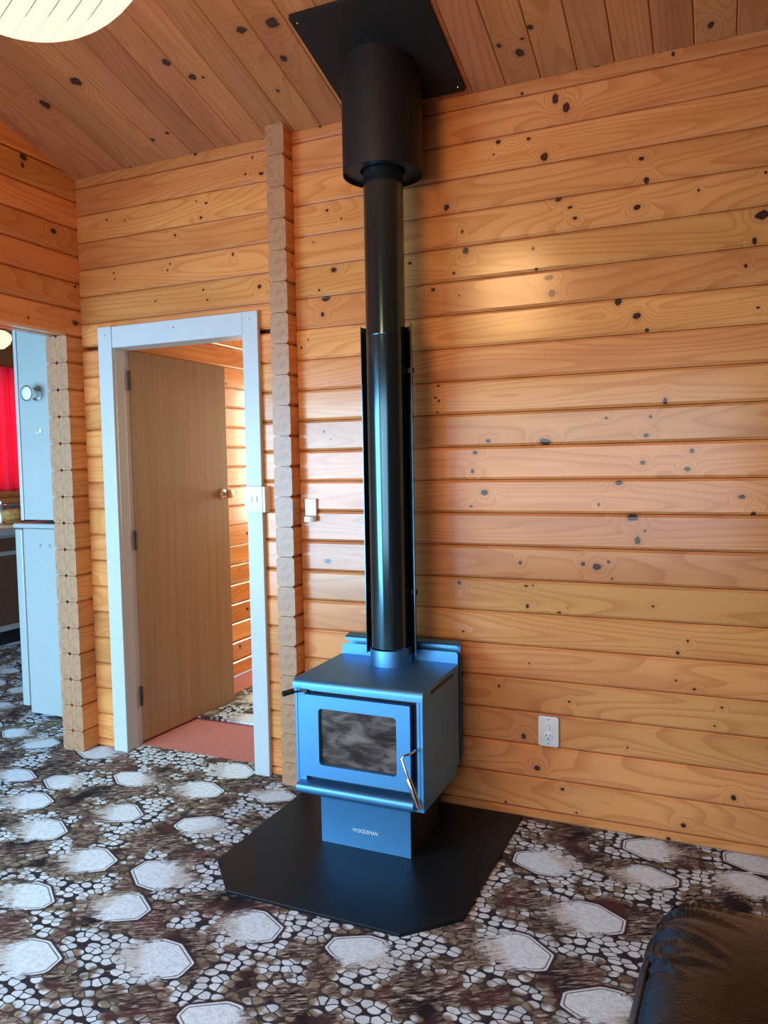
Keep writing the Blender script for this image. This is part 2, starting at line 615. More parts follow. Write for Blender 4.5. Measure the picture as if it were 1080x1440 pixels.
def log(parent, loc, L, h, rot=(0, 0, 0), knots=None, nrand=3, t=0.068, mats=None, name='log_board'):
    key = (round(L, 4), round(h, 4), t, name)
    if key not in _mc:
        _mc[key] = log_mesh(L, h, t, name=name)
        if mats:
            for i, m in enumerate(mats):
                _mc[key].materials[i] = m
    o = link(name, _mc[key], parent, loc, rot)
    ks = list(knots or [])
    if knots is None:
        k = min(NK, int(nrand * L + random.random()))
        for _ in range(k):
            if random.random() < 0.85:
                ks.append((random.uniform(0, L), random.uniform(0.015, max(0.016, h - 0.015)), random.choice((0.006, 0.008, 0.009, 0.011, 0.015))))
    for i, q in enumerate(ks[:NK]):
        o['k%d' % i] = [float(q[0]), float(q[1]), float(q[2])]
    return o


def px_ray(px, py):
    return F * 1077.08 + R * (px - 540) - U * (py - 720)


def wall_point(px, py):
    d = px_ray(px, py)
    t = -CAM.y / d.y
    q = CAM + d * t
    return q.x, q.z


KN = []                                             # (x, z, radius) of the knots in the stove wall


def kn(lst, s, ox, oy):
    for a in lst:
        px, py = ox + a[0] / s, oy + a[1] / s
        x, z = wall_point(px, py)
        KN.append((x, z, max(0.0035, a[2] / s * 0.44 / 355.0)))


kn([(696, 145, 10), (868, 121, 8), (838, 115, 5), (605, 220, 18), (630, 240, 20), (545, 310, 8), (477, 317, 7), (467, 345, 5), (580, 350, 16), (797, 354, 9),
    (808, 402, 12), (787, 463, 8), (925, 425, 5), (612, 444, 12), (638, 463, 6), (649, 487, 7), (362, 463, 11), (397, 517, 7), (555, 555, 8), (562, 600, 6), (405, 560, 14),
    (378, 610, 7), (332, 647, 8), (390, 660, 4), (280, 588, 5), (280, 622, 5), (590, 620, 12), (597, 655, 16), (787, 705, 11), (745, 672, 15), (810, 737, 7), (1068, 480, 20),
    (1050, 538, 12), (1030, 594, 7), (1075, 385, 4), (1058, 687, 5), (110, 603, 14), (92, 665, 14), (78, 648, 6), (85, 702, 11), (65, 541, 4), (95, 470, 5), (127, 488, 3), (80, 283, 5), (530, 208, 4)], 1.588, 400, 0)
kn([(69, 187, 15), (60, 252, 13), (101, 326, 22), (55, 373, 6), (115, 147, 12), (310, 150, 22), (522, 68, 9), (675, 64, 9), (659, 128, 12), (818, 181, 14), (801, 245, 14), (648, 222, 15), (565, 292, 16),
    (495, 367, 10), (612, 412, 22), (630, 490, 26), (655, 458, 10), (990, 340, 12), (1030, 400, 16), (225, 568, 12), (442, 572, 14), (490, 582, 20), (530, 565, 10), (541, 623, 10), (245, 648, 8), (268, 646, 8),
    (250, 718, 14), (15, 637, 15), (725, 10, 18), (360, 740, 8), (683, 718, 6), (28, 805, 5)], 2.4545, 640, 560)
kn([(150, 558, 12), (175, 588, 7), (165, 1050, 20), (565, 20, 10), (585, 385, 9), (573, 430, 4), (586, 442, 4), (580, 485, 8), (90, 210, 6), (65, 240, 9), (680, 1317, 4)], 2.7, 400, 400)
kn([(675, 48, 14), (712, 3, 10), (668, 152, 8), (737, 185, 10), (840, 253, 8), (268, 231, 8), (813, 323, 5), (97, 362, 24), (147, 480, 24), (486, 403, 4), (885, 592, 22), (243, 560, 11), (695, 695, 12), (118, 87, 5),
    (295, 648, 5), (30, 608, 8), (640, 745, 14), (5, 172, 12)], 2.666, 700, 900)
kn([(738, 387, 9), (549, 434, 9), (515, 432, 6), (368, 470, 6), (710, 443, 9), (690, 490, 6), (735, 488, 10), (552, 566, 6), (580, 571, 7), (565, 612, 9), (300, 618, 6), (350, 620, 6), (492, 662, 9), (655, 715, 10),
    (478, 742, 5), (471, 760, 5), (320, 768, 4), (323, 785, 4), (730, 806, 12), (572, 815, 4), (583, 843, 4), (437, 847, 5)], 2.0, 0, 0)


def knots_for(x0, x1, z0, z1):
    ks = [(x - x0, z - z0, r) for x, z, r in KN if x0 - 0.01 < x < x1 + 0.01 and z0 <= z < z1]
    ks.sort(key=lambda q: -q[2])
    return ks


# ---------------- wall behind the stove (wall_back) -----------------------------------------
XL, XS0, XS1, XR = -2.875, -1.752, -1.664, 3.6
DX0, DX1, DZ = -2.70, -1.905, 2.005                 # opening for the door
core = MB()
core.box(XS1, XR, 0.068, 0.09, 0, TOP)
core.box(DX1, XS0, 0.068, 0.09, 0, TOP)
core.box(XL, DX0, 0.068, 0.09, 0, TOP)
core.box(DX0, DX1, 0.068, 0.09, DZ, TOP)
wall_back = core.build('wall_back', M['wall_slab'])
tag(wall_back, 'varnished pine log wall behind the black stove', kind='structure')
edges = [0.0] + JZ[::-1] + [TOP]
for i in range(len(edges) - 1):
    z0, z1 = edges[i], edges[i + 1]
    log(wall_back, (XS1, 0, z0), XR - XS1, z1 - z0, knots=knots_for(XS1, XR, z0, z1))
    if z1 <= DZ:
        log(wall_back, (XL, 0, z0), DX0 - XL, z1 - z0, knots=[])
        log(wall_back, (DX1, 0, z0), XS0 - DX1, z1 - z0, knots=knots_for(DX1, XS0, z0, z1))
    else:
        za = max(z0, DZ)
        log(wall_back, (XL, 0, za), XS0 - XL, z1 - za, knots=knots_for(XL, XS0, za, z1))

# ---------------- partition between hall and next room; its log ends poke into the room ------
HE = [0.0] + [0.104 + P * k for k in range(22)]     # half-course offset
wall_hall = MB().box(-1.725, -1.690, -0.058, 3.0, 0, 2.5).box(-1.725, -1.690, -0.058, 0.085, 2.5, 2.832).build('wall_hall_right', M['wall_slab'])
tag(wall_hall, 'crossing log wall whose square ends stick out beside the white door frame', kind='structure')
for i in range(len(HE) - 1):
    L = 3.07 if HE[i + 1] < 2.5 else 0.16
    log(wall_hall, (XS0, -0.07 + L, HE[i]), L, HE[i + 1] - HE[i], rot=(0, 0, -PI / 2), nrand=1, t=XS1 - XS0 - 0.001)

# ---------------- left wall: doubled log stub, header over the kitchen opening, gable ---------
wall_left = MB().box(-2.990, -2.962, -0.088, 2.99, 0, 2.5).box(-2.925, -2.893, -0.088, 0.06, 0, 2.83).box(-2.925, -2.893, YW, -0.088, 2.066, 2.83).box(-2.990, -2.962, YW, -0.088, 2.066, 2.83).build('wall_left', M['wall_slab'])
tag(wall_left, 'left log wall with doubled log ends beside the kitchen opening', kind='structure')
X2 = -2.943                                         # joint between both log layers
for i in range(len(HE) - 1):
    z0, h = HE[i], HE[i + 1] - HE[i]
    if z0 < 2.05:
        log(wall_left, (XL, -0.10, z0), 0.165, h, rot=(0, 0, PI / 2), knots=[], t=0.067)
        log(wall_left, (X2, -0.10, z0), 3.1, h, rot=(0, 0, PI / 2), nrand=1.5, t=0.067)
    else:
        log(wall_left, (XL, YW, z0), 4.265, h, rot=(0, 0, PI / 2), nrand=1.5, t=0.067)
        log(wall_left, (X2, YW, z0), 7.2, h, rot=(0, 0, PI / 2), knots=[], t=0.067)
for k in range(9):                                  # gable boards cut to the rake
    z0 = TOP + P * k
    z1 = z0 + P - 0.002
    ya, yb = -(z0 - TOP) / SL, -(z1 - TOP) / SL
    b = MB()
    b.prism([(ya, z0), (YW, z0), (YW, z1), (yb, z1)] if yb > YW else [(ya, z0), (YW, z0), (YW, TOP - SL * YW)], 'x', XL - 0.067, XL)
    lo = Vector((XL, ya, z0))
    me = b.mesh('gable_board', [M['pine'], M['end']], bevel=0.005, bseg=1)
    # local frame with x along the board so that the grain runs along it
    rotm = Matrix.Rotation(PI / 2, 4, 'Z')
    me.transform(rotm.inverted() @ Matrix.Translation(-lo))
    link('gable_board', me, wall_left, lo, (0, 0, PI / 2))

# ---------------- raked ceiling -----------------------------------------------------------
ceil_core = MB()
ceil_core.poly([(-6.1, 0.12, TOP + 0.026 - SL * 0.12), (XR + 0.1, 0.12, TOP + 0.026 - SL * 0.12), (XR + 0.1, YW - 0.1, TOP + 0.026 - SL * (YW - 0.1)), (-6.1, YW - 0.1, TOP + 0.026 - SL * (YW - 0.1)),
                (-6.1, 0.12, TOP + 0.08 - SL * 0.12), (XR + 0.1, 0.12, TOP + 0.08 - SL * 0.12), (XR + 0.1, YW - 0.1, TOP + 0.08 - SL * (YW - 0.1)), (-6.1, YW - 0.1, TOP + 0.08 - SL * (YW - 0.1))],
               [(0, 1, 2, 3), (4, 7, 6, 5), (0, 4, 5, 1), (1, 5, 6, 2), (2, 6, 7, 3), (3, 7, 4, 0)])
ceil_core.box(-6.1, -1.68, 0.10, 3.1, 2.60, 2.68)
ceiling = ceil_core.build('ceiling', M['wall_slab'])
tag(ceiling, 'raked ceiling of tongue and groove pine boards', kind='structure')
CK = {}
for px, py, s in [(384, 24, 11), (341, 34, 7), (400, 74, 4.5), (391.5, 120, 3), (272, 101, 6), (235, 80, 6), (287, 101, 3), (108, 107, 10), (65, 140, 6), (216, 190, 4.5), (236, 180, 3.5),
                  (746, 30, 5), (702, 56, 3), (735, 46, 3), (731, 66, 5), (1000, 26, 4)]:
    d = px_ray(px, py)
    t = (TOP - CAM.z - SL * CAM.y) / (d.z + SL * d.y)
    q = CAM + d * t
    k = math.floor((q.x + 0.736) / 0.1305)
    CK.setdefault(k, []).append((-q.y / math.cos(math.atan(SL)) , q.x - (-0.736 + 0.1305 * k), s / 430.0))
Lc = (0.0 - YW) / math.cos(math.atan(SL))
aC = math.atan(SL)
for k in range(-17, 36):
    x0 = -0.736 + 0.1305 * k
    if x0 > XR or x0 + 0.13 < XL - 0.1:
        continue
    # local x runs from the stove wall up the slope, local z across, local y into the ceiling
    o = log(ceiling, (x0, 0, TOP), Lc, 0.1295, knots=CK.get(k, []) + [(random.uniform(1.9, Lc), random.uniform(0.02, 0.11), 0.009) for _ in range(2)], t=0.024,
            mats=[M['pine_ceiling'], M['pine_ceiling']], name='ceiling_board')
    ex = Vector((0, -math.cos(aC), math.sin(aC)))
    ez = Vector((1, 0, 0))
    ey = ez.cross(ex)
    o.rotation_euler = Matrix((ex, ey, ez)).transposed().to_euler()

# ---------------- floor --------------------------------------------------------------------
STONES = [(-1.48, -1.25, 1, 1), (-1.31, -1.02, 1, 1), (-1.74, -0.87, -1, -1), (-1.76, -1.08, 1, 0.2), (-1.15, -1.39, -1, 1), (-0.53, -0.30, -1, -1), (-0.37, -0.59, 1, 1), (-0.22, -0.28, 1, 1),
          (-0.53, -0.83, 1, 1), (-0.92, -1.00, -1, 1), (-0.24, -0.97, -1, 1), (0.09, -0.21, 1, 1), (0.15, -0.03, -1, -1), (-0.19, -0.07, -1, -0.3), (-3.2, -0.08, 1, -1), (-2.98, -0.44, 1, 1), (-2.68, -0.40, -1, -1),
          (-2.69, -0.62, 1, 1), (-2.24, -0.56, 1, 1), (-2.43, -0.79, 1, 1), (-2.08, -0.26, 1, 1), (-1.84, -0.53, -1, 1), (-2.4, -0.26, -1, -1), (-2.79, -0.06, -1, -1), (-2.06, -0.03, 1, 1), (-2.08, -0.90, 1, 1),
          (-2.1, -1.15, 1, 1), (-1.84, -1.39, 1, 1), (-1.74, -0.18, 1, -1)]
rs = random.Random(3)
for i in range(-18, 12):
    for j in range(-14, 9):
        x = i * 0.34 + (0.17 if j % 2 else 0) + rs.uniform(-0.03, 0.03)
        y = j * 0.30 + rs.uniform(-0.03, 0.03)
        sg = (1, 1) if rs.random() < 0.6 else (-1, rs.choice((-1, 1)))
        if -3.35 < x < 0.35 and -1.55 < y < 0.15:
            continue
        if min((x - a) ** 2 + (y - b) ** 2 for a, b, _, _ in STONES) > 0.22 ** 2:
            STONES.append((x, y, *sg))
xs = np.concatenate([np.arange(-6.0, -3.5, 0.045), np.arange(-3.5, 0.45, 0.0125), np.arange(0.45, 3.70, 0.05)])
ys = np.concatenate([np.arange(-4.3, -1.75, 0.05), np.arange(-1.75, 0.09, 0.0125), [0.09]])
GX, GY = np.meshgrid(xs, ys)
sd = np.full(GX.shape, 9.0)
sf = np.zeros(GX.shape)


def stone_fields(GX, GY):
    sd = np.full(GX.shape, 9.0)
    sf = np.zeros(GX.shape)
    for k, (cx, cy, hx, hy) in enumerate(STONES):
        r = random.Random(k)
        a, b = 0.120 + r.uniform(-0.012, 0.012), 0.086 + r.uniform(-0.01, 0.008)
        th = r.uniform(-0.12, 0.12)
        dx, dy = GX - cx, GY - cy
        u = dx * math.cos(th) + dy * math.sin(th)
        v = -dx * math.sin(th) + dy * math.cos(th)
        au, av = np.abs(u), np.abs(v)
        ch = 0.075
        d = np.maximum(np.maximum(au - a, av - b), (au * 0.62 + av - (a * 0.62 + b - ch * 0.75)) / 1.18)
        s = -(u / a * hx * 0.9 + v / b * hy * 0.5)
        s = np.clip((s + 0.35) / 0.9, 0, 1)
        m = d < sd
        sd = np.where(m, d, sd)
        sf = np.where(m, s, sf)
    return sd, sf


def carpet_floor(name, xs, ys, z, mat):
    GX, GY = np.meshgrid(xs, ys)
    sd, sf = stone_fields(GX, GY)
    nx, ny = len(xs), len(ys)
    co = np.stack([GX, GY, np.full(GX.shape, z)], -1).reshape(-1, 3)
    idx = np.arange(nx * ny).reshape(ny, nx)
    fa = np.stack([idx[:-1, :-1], idx[:-1, 1:], idx[1:, 1:], idx[1:, :-1]], -1).reshape(-1, 4)
    me = bpy.data.meshes.new(name)
    me.vertices.add(len(co))
    me.vertices.foreach_set('co', co.astype(np.float32).ravel())
    me.loops.add(fa.size)
    me.loops.foreach_set('vertex_index', fa.astype(np.int32).ravel())
    me.polygons.add(len(fa))
    me.polygons.foreach_set('loop_start', np.arange(0, fa.size, 4, dtype=np.int32))
    me.update(calc_edges=True)
    for nm, arr in (('sdf', sd), ('soft', sf)):
        at = me.attributes.new(nm, 'FLOAT', 'POINT')
        at.data.foreach_set('value', arr.astype(np.float32).ravel())
    me.materials.append(mat)
    me.validate()
    return me


floor = link('floor', carpet_floor('floor', xs, ys, 0.0, M['carpet']))
tag(floor, 'patterned brown carpet with pale pebbles and stones', kind='structure')
kf = link('floor_kitchen', carpet_floor('floor_kitchen', np.arange(-6.0, -2.95, 0.03), np.arange(0.09, 3.03, 0.03), 0.0, M['carpet']))
tag(kf, 'kitchen floor in the same patterned carpet', kind='structure')
fh = MB().box(-2.944, -1.752, 0.09, 3.0, -0.03, 0.0).build('floor_hall', M['red_floor'])
tag(fh, 'dusty red carpet in the hall beyond the open door', kind='structure')

# ---------------- walls outside the frame, windows -------------------------------------------
wf = MB()
for x0, x1, z0, z1 in ((-6.1, -5.4, 0, 4.1), (-5.4, -2.6, 2.05, 4.1), (-2.6, -2.2, 0, 4.1), (-2.2, 0.2, 0, 0.45), (-2.2, 0.2, 2.05, 4.1), (0.2, XR + 0.1, 0, 4.1)):
    wf.box(x0, x1, YW - 0.1, YW, z0, z1)
tag(wf.build('wall_front', M['wall_slab']), 'wall with windows behind the photographer', kind='structure')
tag(MB().box(XR, XR + 0.1, YW, 0.1, 0, 4.05).build('wall_right', M['wall_slab']), 'plain timber wall on the right outside the picture', kind='structure')
wk = MB()
for y0, y1, z0, z1 in ((YW, 1.35, 0, 4.05), (1.35, 2.45, 0, 1.25), (1.35, 2.45, 2.3, 2.65), (2.45, 3.1, 0, 2.65)):
    wk.box(-5.95, -5.87, y0, y1, z0, z1)
wk.box(-5.95, -1.68, 3.0, 3.08, 0, 2.65)
tag(wk.build('wall_kitchen', M['wall_slab']), 'timber wall of the kitchen behind the bench', kind='structure')


def window(n, x0, x1, z0, z1, label, mull):
    e = empty('window_%d' % n, ((x0 + x1) / 2, YW, z0), label, kind='structure')
    f = MB()
    w = 0.05
    f.box(x0, x0 + w, YW - 0.08, YW - 0.02, z0, z1).box(x1 - w, x1, YW - 0.08, YW - 0.02, z0, z1).box(x0, x1, YW - 0.08, YW - 0.02, z0, z0 + w).box(x0, x1, YW - 0.08, YW - 0.02, z1 - w, z1)
    for q in mull:
        f.box(q - w / 2, q + w / 2, YW - 0.08, YW - 0.02, z0, z1)
    f.build('window_frame', M['white_paint'], e)
    ed = [x0] + list(mull) + [x1]
    for a, b in zip(ed[:-1], ed[1:]):
        MB().box(a + w / 2, b - w / 2, YW - 0.055, YW - 0.05, z0 + w, z1 - w).build('pane', M['pane'], e)


window(1, -5.4, -2.6, 0.02, 2.05, 'wide glass sliding door behind the photographer', (-4.0,))
window(2, -2.2, 0.2, 0.45, 2.05, 'smaller window behind the photographer', (-1.0,))

# ------------------------------------------------------------------ door with white frame
door = empty('door_1', (-2.3, 0, 0), 'open brown flush door in a white painted frame', kind='structure')
WP = M['white_paint']
YF = -0.024
MB().box(-2.752, -2.668, YF, 0.0, 0, 2.087).build('architrave', WP, door, bevel=0.003)
MB().box(-1.926, -1.846, YF, 0.0, 0, 2.085).build('architrave', WP, door, bevel=0.003)
MB().box(-2.667, -1.927, YF + 0.002, 0.0, 1.984, 2.085).build('architrave', WP, door, bevel=0.003)
MB().box(-2.70, -2.682, -0.001, 0.105, 0, 2.003).box(-2.6825, -2.672, 0.0, 0.062, 0, 1.99).build('jamb', WP, door, bevel=0.002)
MB().box(-1.922, -1.906, -0.001, 0.105, 0, 2.003).box(-1.934, -1.9215, 0.0, 0.062, 0, 1.99).build('jamb', WP, door, bevel=0.002)
MB().box(-2.681, -1.923, -0.001, 0.105, 1.987, 2.004).build('head_jamb', WP, door, bevel=0.002)
for q in ((-2.705, 2.045), (-2.3, 2.05), (-1.885, 2.05), (-2.71, 1.35)):
    MB().lathe([(0.0, 0.0), (0.004, 0.0), (0.004, 0.0015), (0, 0.0015)], 10, (q[0], YF, q[1]), 'y').build('screw_cap', M['grey_screw'], door)
# leaf
LH = Vector((-2.678, 0.104, 0))
la = math.radians(86.6)
leaf = link('door_leaf', MB().box(0, 0.745, -0.0, 0.035, 0.012, 1.985).mesh('door_leaf', M['veneer'], bevel=0.002), door, LH, (0, 0, la))


def leaf_part(b, name, mat, smooth=40):
    me = b.mesh(name, mat, smooth)
    return link(name, me, leaf, LH, (0, 0, la))


leaf_part(MB().lathe([(0, 0), (0.031, 0.0), (0.031, 0.004), (0.026, 0.009), (0.012, 0.012), (0.011, 0.032), (0.020, 0.040), (0.025, 0.052), (0.024, 0.062), (0.018, 0.067), (0, 0.068)], 24, (0.69, 0, 1.248), 'y'), 'door_knob', M['brass'])
leaf_part(MB().lathe([(0, 0.0685), (0.009, 0.0685), (0.009, 0.070), (0, 0.070)], 16, (0.69, 0, 1.248), 'y'), 'knob_button', M['grey_screw'])
for hz in (1.84, 1.045, 0.25):
    b = MB().box(-2.706, -2.668, 0.094, 0.1035, hz - 0.048, hz + 0.048)
    b.lathe([(0.0, -0.05), (0.006, -0.05), (0.006, 0.05), (0, 0.05)], 10, (-2.679, 0.098, hz))
    b.build('hinge', M['hinge'], door)

# light switch on the frame, wall bracket, power point
sw = empty('light_switch', (-1.88, -0.03, 1.2))
tag(sw, 'white double light switch on the right side of the door frame', 'light switch')
b = MB()
b.prism(rrect(-1.925, -1.832, 1.200, 1.318, 0.008), 'y', -0.044, -0.024)
b.build('plate', M['white_plastic'], sw, 40, bevel=0.002)
MB().box(-1.835, -1.822, -0.040, 0.0, 1.203, 1.315).build('back_box', M['white_plastic'], sw)
for x in (-1.892, -1.866):
    MB().prism(rrect(x - 0.007, x + 0.007, 1.248, 1.275, 0.003), 'y', -0.050, -0.044).build('rocker', M['white_plastic'], sw, 40)
for z in (1.222, 1.298):
    MB().lathe([(0, 0.0), (0.0035, 0.0), (0.0035, 0.001), (0, 0.001)], 10, (-1.879, -0.044, z), 'y').build('screw', M['grey_screw'], sw)

wb = empty('wall_bracket', (-1.605, 0, 1.163))
tag(wb, 'small cream wall bracket with a curved cup between log stub and flue', 'wall bracket')
MB().box(-1.637, -1.582, -0.014, 0.0, 1.188, 1.262).build('back_plate', M['white_plastic'], wb, bevel=0.003)
b = MB()
pr = []
for i in range(9):
    a = PI * (1 + i / 8)
    pr.append((-1.6095 + 0.0275 * math.cos(a), -0.014 + 0.030 * math.sin(a)))
pr += [(-1.587, -0.014), (-1.632, -0.014)]
b.prism(pr, 'z', 1.164, 1.186)
b.build('cup', M['white_plastic'], wb, 40)
for z in (1.24, 1.21):
    MB().lathe([(0, 0.0), (0.0035, 0.0), (0.0035, 0.0012), (0, 0.0012)], 10, (-1.607, -0.014, z), 'y').build('screw', M['grey_screw'], wb)

so = empty('power_point', (-0.588, 0, 0.306))
tag(so, 'white single power point low on the pine wall right of the stove', 'power point')
MB().prism(rrect(-0.628, -0.549, 0.306, 0.424, 0.010), 'y', -0.014, 0.0).build('plate', M['white_plastic'], so, 40, bevel=0.003)
MB().prism(rrect(-0.596, -0.583, 0.374, 0.396, 0.003), 'y', -0.0185, -0.014).build('rocker', M['white_plastic'], so, 40)
MB().lathe([(0.0, 0.0), (0.0, 0.003), (0.017, 0.003), (0.019, 0.0015), (0.019, 0.0)], 24, (-0.588, -0.014, 0.347), 'y').build('outlet', M['white_plastic'], so, 40)
for dx, dz, a in ((-0.0075, 0.005, 0.5), (0.0075, 0.005, -0.5), (0, -0.009, 0)):
    b = MB().box(-0.0014, 0.0014, -0.0006, 0.0, -0.0045, 0.0045)
    link('pin_slot', b.mesh('pin_slot', M['black']), so, (-0.588 + dx, -0.0171, 0.347 + dz), (0, a, 0))
for z in (0.318, 0.412):
    MB().lathe([(0, 0.0), (0.003, 0.0), (0.003, 0.001), (0, 0.001)], 10, (-0.588, -0.014, z), 'y').build('screw', M['grey_screw'], so)

# ------------------------------------------------------------------ hearth
hp = [(-1.62, -0.012), (-1.62, -0.735), (-1.475, -0.888), (-0.853, -0.893), (-0.702, -0.745), (-0.692, -0.012)]
hearth = MB().prism(hp, 'z', 0.0, 0.012).build('hearth_plate', M['hearth'], bevel=0.0025, bseg=2)
tag(hearth, 'flat black steel hearth plate with cut corners under the stove', 'hearth plate')

# ------------------------------------------------------------------ stove
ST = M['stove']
CX = -1.160
stove = empty('wood_stove', (CX, -0.3, 0.012))
tag(stove, 'charcoal freestanding wood burning stove on a black hearth', 'stove')
X0, X1 = -1.410, -0.910
YB, YFr = -0.135, -0.525
# body: sides, back, floor, front frame around the door
b = MB()
b.box(X0, X0 + 0.012, YFr, YB, 0.238, 0.618)
b.box(X1 - 0.012, X1, YFr, YB, 0.238, 0.618)
b.box(X0 + 0.012, X1 - 0.012, YB - 0.012, YB, 0.238, 0.618)
b.box(X0 + 0.012, X1 - 0.012, YFr + 0.02, YB - 0.012, 0.245, 0.262)
b.box(X0 + 0.012, X0 + 0.043, YFr, YFr + 0.012, 0.245, 0.618)
b.box(X1 - 0.024, X1 - 0.012, YFr, YFr + 0.012, 0.245, 0.618)
b.box(X0 + 0.043, X1 - 0.024, YFr, YFr + 0.012, 0.592, 0.618)
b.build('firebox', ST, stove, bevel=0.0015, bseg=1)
# dark recess behind the door edge
b = MB()
b.box(X0 + 0.043, X1 - 0.024, YFr + 0.022, YFr + 0.026, 0.262, 0.330)
b.box(X0 + 0.043, X1 - 0.024, YFr + 0.022, YFr + 0.026, 0.540, 0.592)
b.box(X0 + 0.043, X0 + 0.11, YFr + 0.022, YFr + 0.026, 0.330, 0.540)
b.box(X1 - 0.095, X1 - 0.024, YFr + 0.022, YFr + 0.026, 0.330, 0.540)
b.build('door_seal_frame', M['stove_dark'], stove)
# top plate with a rolled front edge
pr = [(YB, 0.618), (YB, 0.632)]
for i in range(7):
    a = math.radians(90 + 90 * i / 6)
    pr.append((-0.513 + 0.020 * math.cos(a), 0.612 + 0.020 * math.sin(a)))
pr += [(-0.533, 0.598), (-0.525, 0.598), (-0.525, 0.618)]
MB().prism(pr, 'x', X0 - 0.002, X1 + 0.002).build('top_plate', ST, stove, 35)
# side vent slots
for q in (X0 - 0.0025, X1 + 0.0015):
    MB().box(q, q + 0.001, -0.44, -0.20, 0.600, 0.612).build('side_vent', M['stove_dark'], stove)
# rear upstand with rounded corners and the shield behind it
MB().prism(rrect(X0 + 0.002, X1 - 0.002, 0.600, 0.676, 0.012), 'y', -0.134, -0.130).build('rear_flange', ST, stove, 40)
b = MB()
b.box(X0 + 0.008, X1 - 0.008, -0.082, -0.079, 0.235, 0.704)
b.prism([(-0.118, 0.698), (-0.079, 0.706), (-0.079, 0.709), (-0.118, 0.701)], 'x', X0 + 0.008, X1 - 0.008)
b.prism([(-0.118, 0.686), (-0.1165, 0.686), (-0.1165, 0.701), (-0.118, 0.701)], 'x', X0 + 0.008, X1 - 0.008)
b.box(X0 + 0.05, X0 + 0.07, -0.130, -0.080, 0.30, 0.62).box(X1 - 0.07, X1 - 0.05, -0.130, -0.080, 0.30, 0.62)
b.build('rear_heat_shield', ST, stove)
# firebrick lining seen through the glass, log retaining tube, ash floor
b = MB()
b.box(-1.352, -0.955, -0.175, -0.150, 0.262, 0.585)
b.box(-1.378, -1.353, -0.49, -0.150, 0.262, 0.585)
b.box(-0.954, -0.930, -0.49, -0.150, 0.262, 0.585)
b.box(-1.378, -0.930, -0.49, -0.15, 0.2625, 0.285)
b.build('firebrick_lining', M['brick'], stove, bevel=0.004)
MB().tube([(-1.35, -0.26, 0.50), (-0.96, -0.26, 0.50)], 0.009, 10).build('air_tube', M['steel'], stove, 40)

# door with a rounded window, glass, hinge knob and handle
dz0, dz1, dx0, dx1 = 0.284, 0.584, -1.357, -0.950
gx0, gx1, gz0, gz1 = -1.303, -1.001, 0.331, 0.538


def plate_with_hole(outer, inner, axis_y0, axis_y1, name, mat, parent, bevel=0.0):
    """outer/inner: lists of the same length of (x, z)"""
    n = len(outer)
    v = [(q[0], axis_y0, q[1]) for q in outer] + [(q[0], axis_y0, q[1]) for q in inner] + [(q[0], axis_y1, q[1]) for q in outer] + [(q[0], axis_y1, q[1]) for q in inner]
    f = []
    for i in range(n):
        j = (i + 1) % n
        f += [(i, j, n + j, n + i), (2 * n + i, 3 * n + i, 3 * n + j, 2 * n + j), (i, 2 * n + i, 2 * n + j, j), (n + i, n + j, 3 * n + j, 3 * n + i)]
    return MB().poly(v, f).build(name, mat, parent, 30)


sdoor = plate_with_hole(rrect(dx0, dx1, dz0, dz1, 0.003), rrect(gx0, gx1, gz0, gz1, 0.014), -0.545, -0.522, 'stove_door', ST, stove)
MB().prism(rrect(gx0 - 0.006, gx1 + 0.006, gz0 - 0.006, gz1 + 0.006, 0.014), 'y', -0.531, -0.5225).build('glass', M['stove_glass'], sdoor, 40)
plate_with_hole(rrect(gx0 - 0.001, gx1 + 0.001, gz0 - 0.001, gz1 + 0.001, 0.014), rrect(gx0 + 0.004, gx1 - 0.004, gz0 + 0.004, gz1 - 0.004, 0.012), -0.536, -0.5315, 'glass_gasket', M['stove_dark'], sdoor)
HB = [(-0.938, -0.53, 0.430), (-0.938, -0.570, 0.431), (-0.955, -0.590, 0.430), (-0.962, -0.595, 0.420)]
hd = MB().tube(HB + [(-0.935, -0.600, 0.352)], 0.0048, 10).build('door_handle', M['chrome'], sdoor, 40)
b = MB().tube([(-0.937, -0.5997, 0.358), (-0.935, -0.600, 0.352), (-0.899, -0.604, 0.262), (-0.898, -0.604, 0.259)], [0.007, 0.0095, 0.0095, 0.008], 14)
tag(b.build('handle_grip', M['chrome'], hd, 40), 'coiled chrome handle grip')
b = MB().tube([(-1.372, -0.535, 0.592), (-1.392, -0.550, 0.590), (-1.402, -0.562, 0.594)], 0.0035, 8)
ac = b.build('air_control', M['stove_dark'], stove, 40)
MB().tube([(-1.398, -0.552, 0.594), (-1.424, -0.585, 0.589)], 0.010, 14).build('control_knob', M['black'], ac, 40)
MB().box(-1.378, -1.350, -0.540, -0.533, 0.588, 0.600).build('control_block', M['stove_dark'], ac)

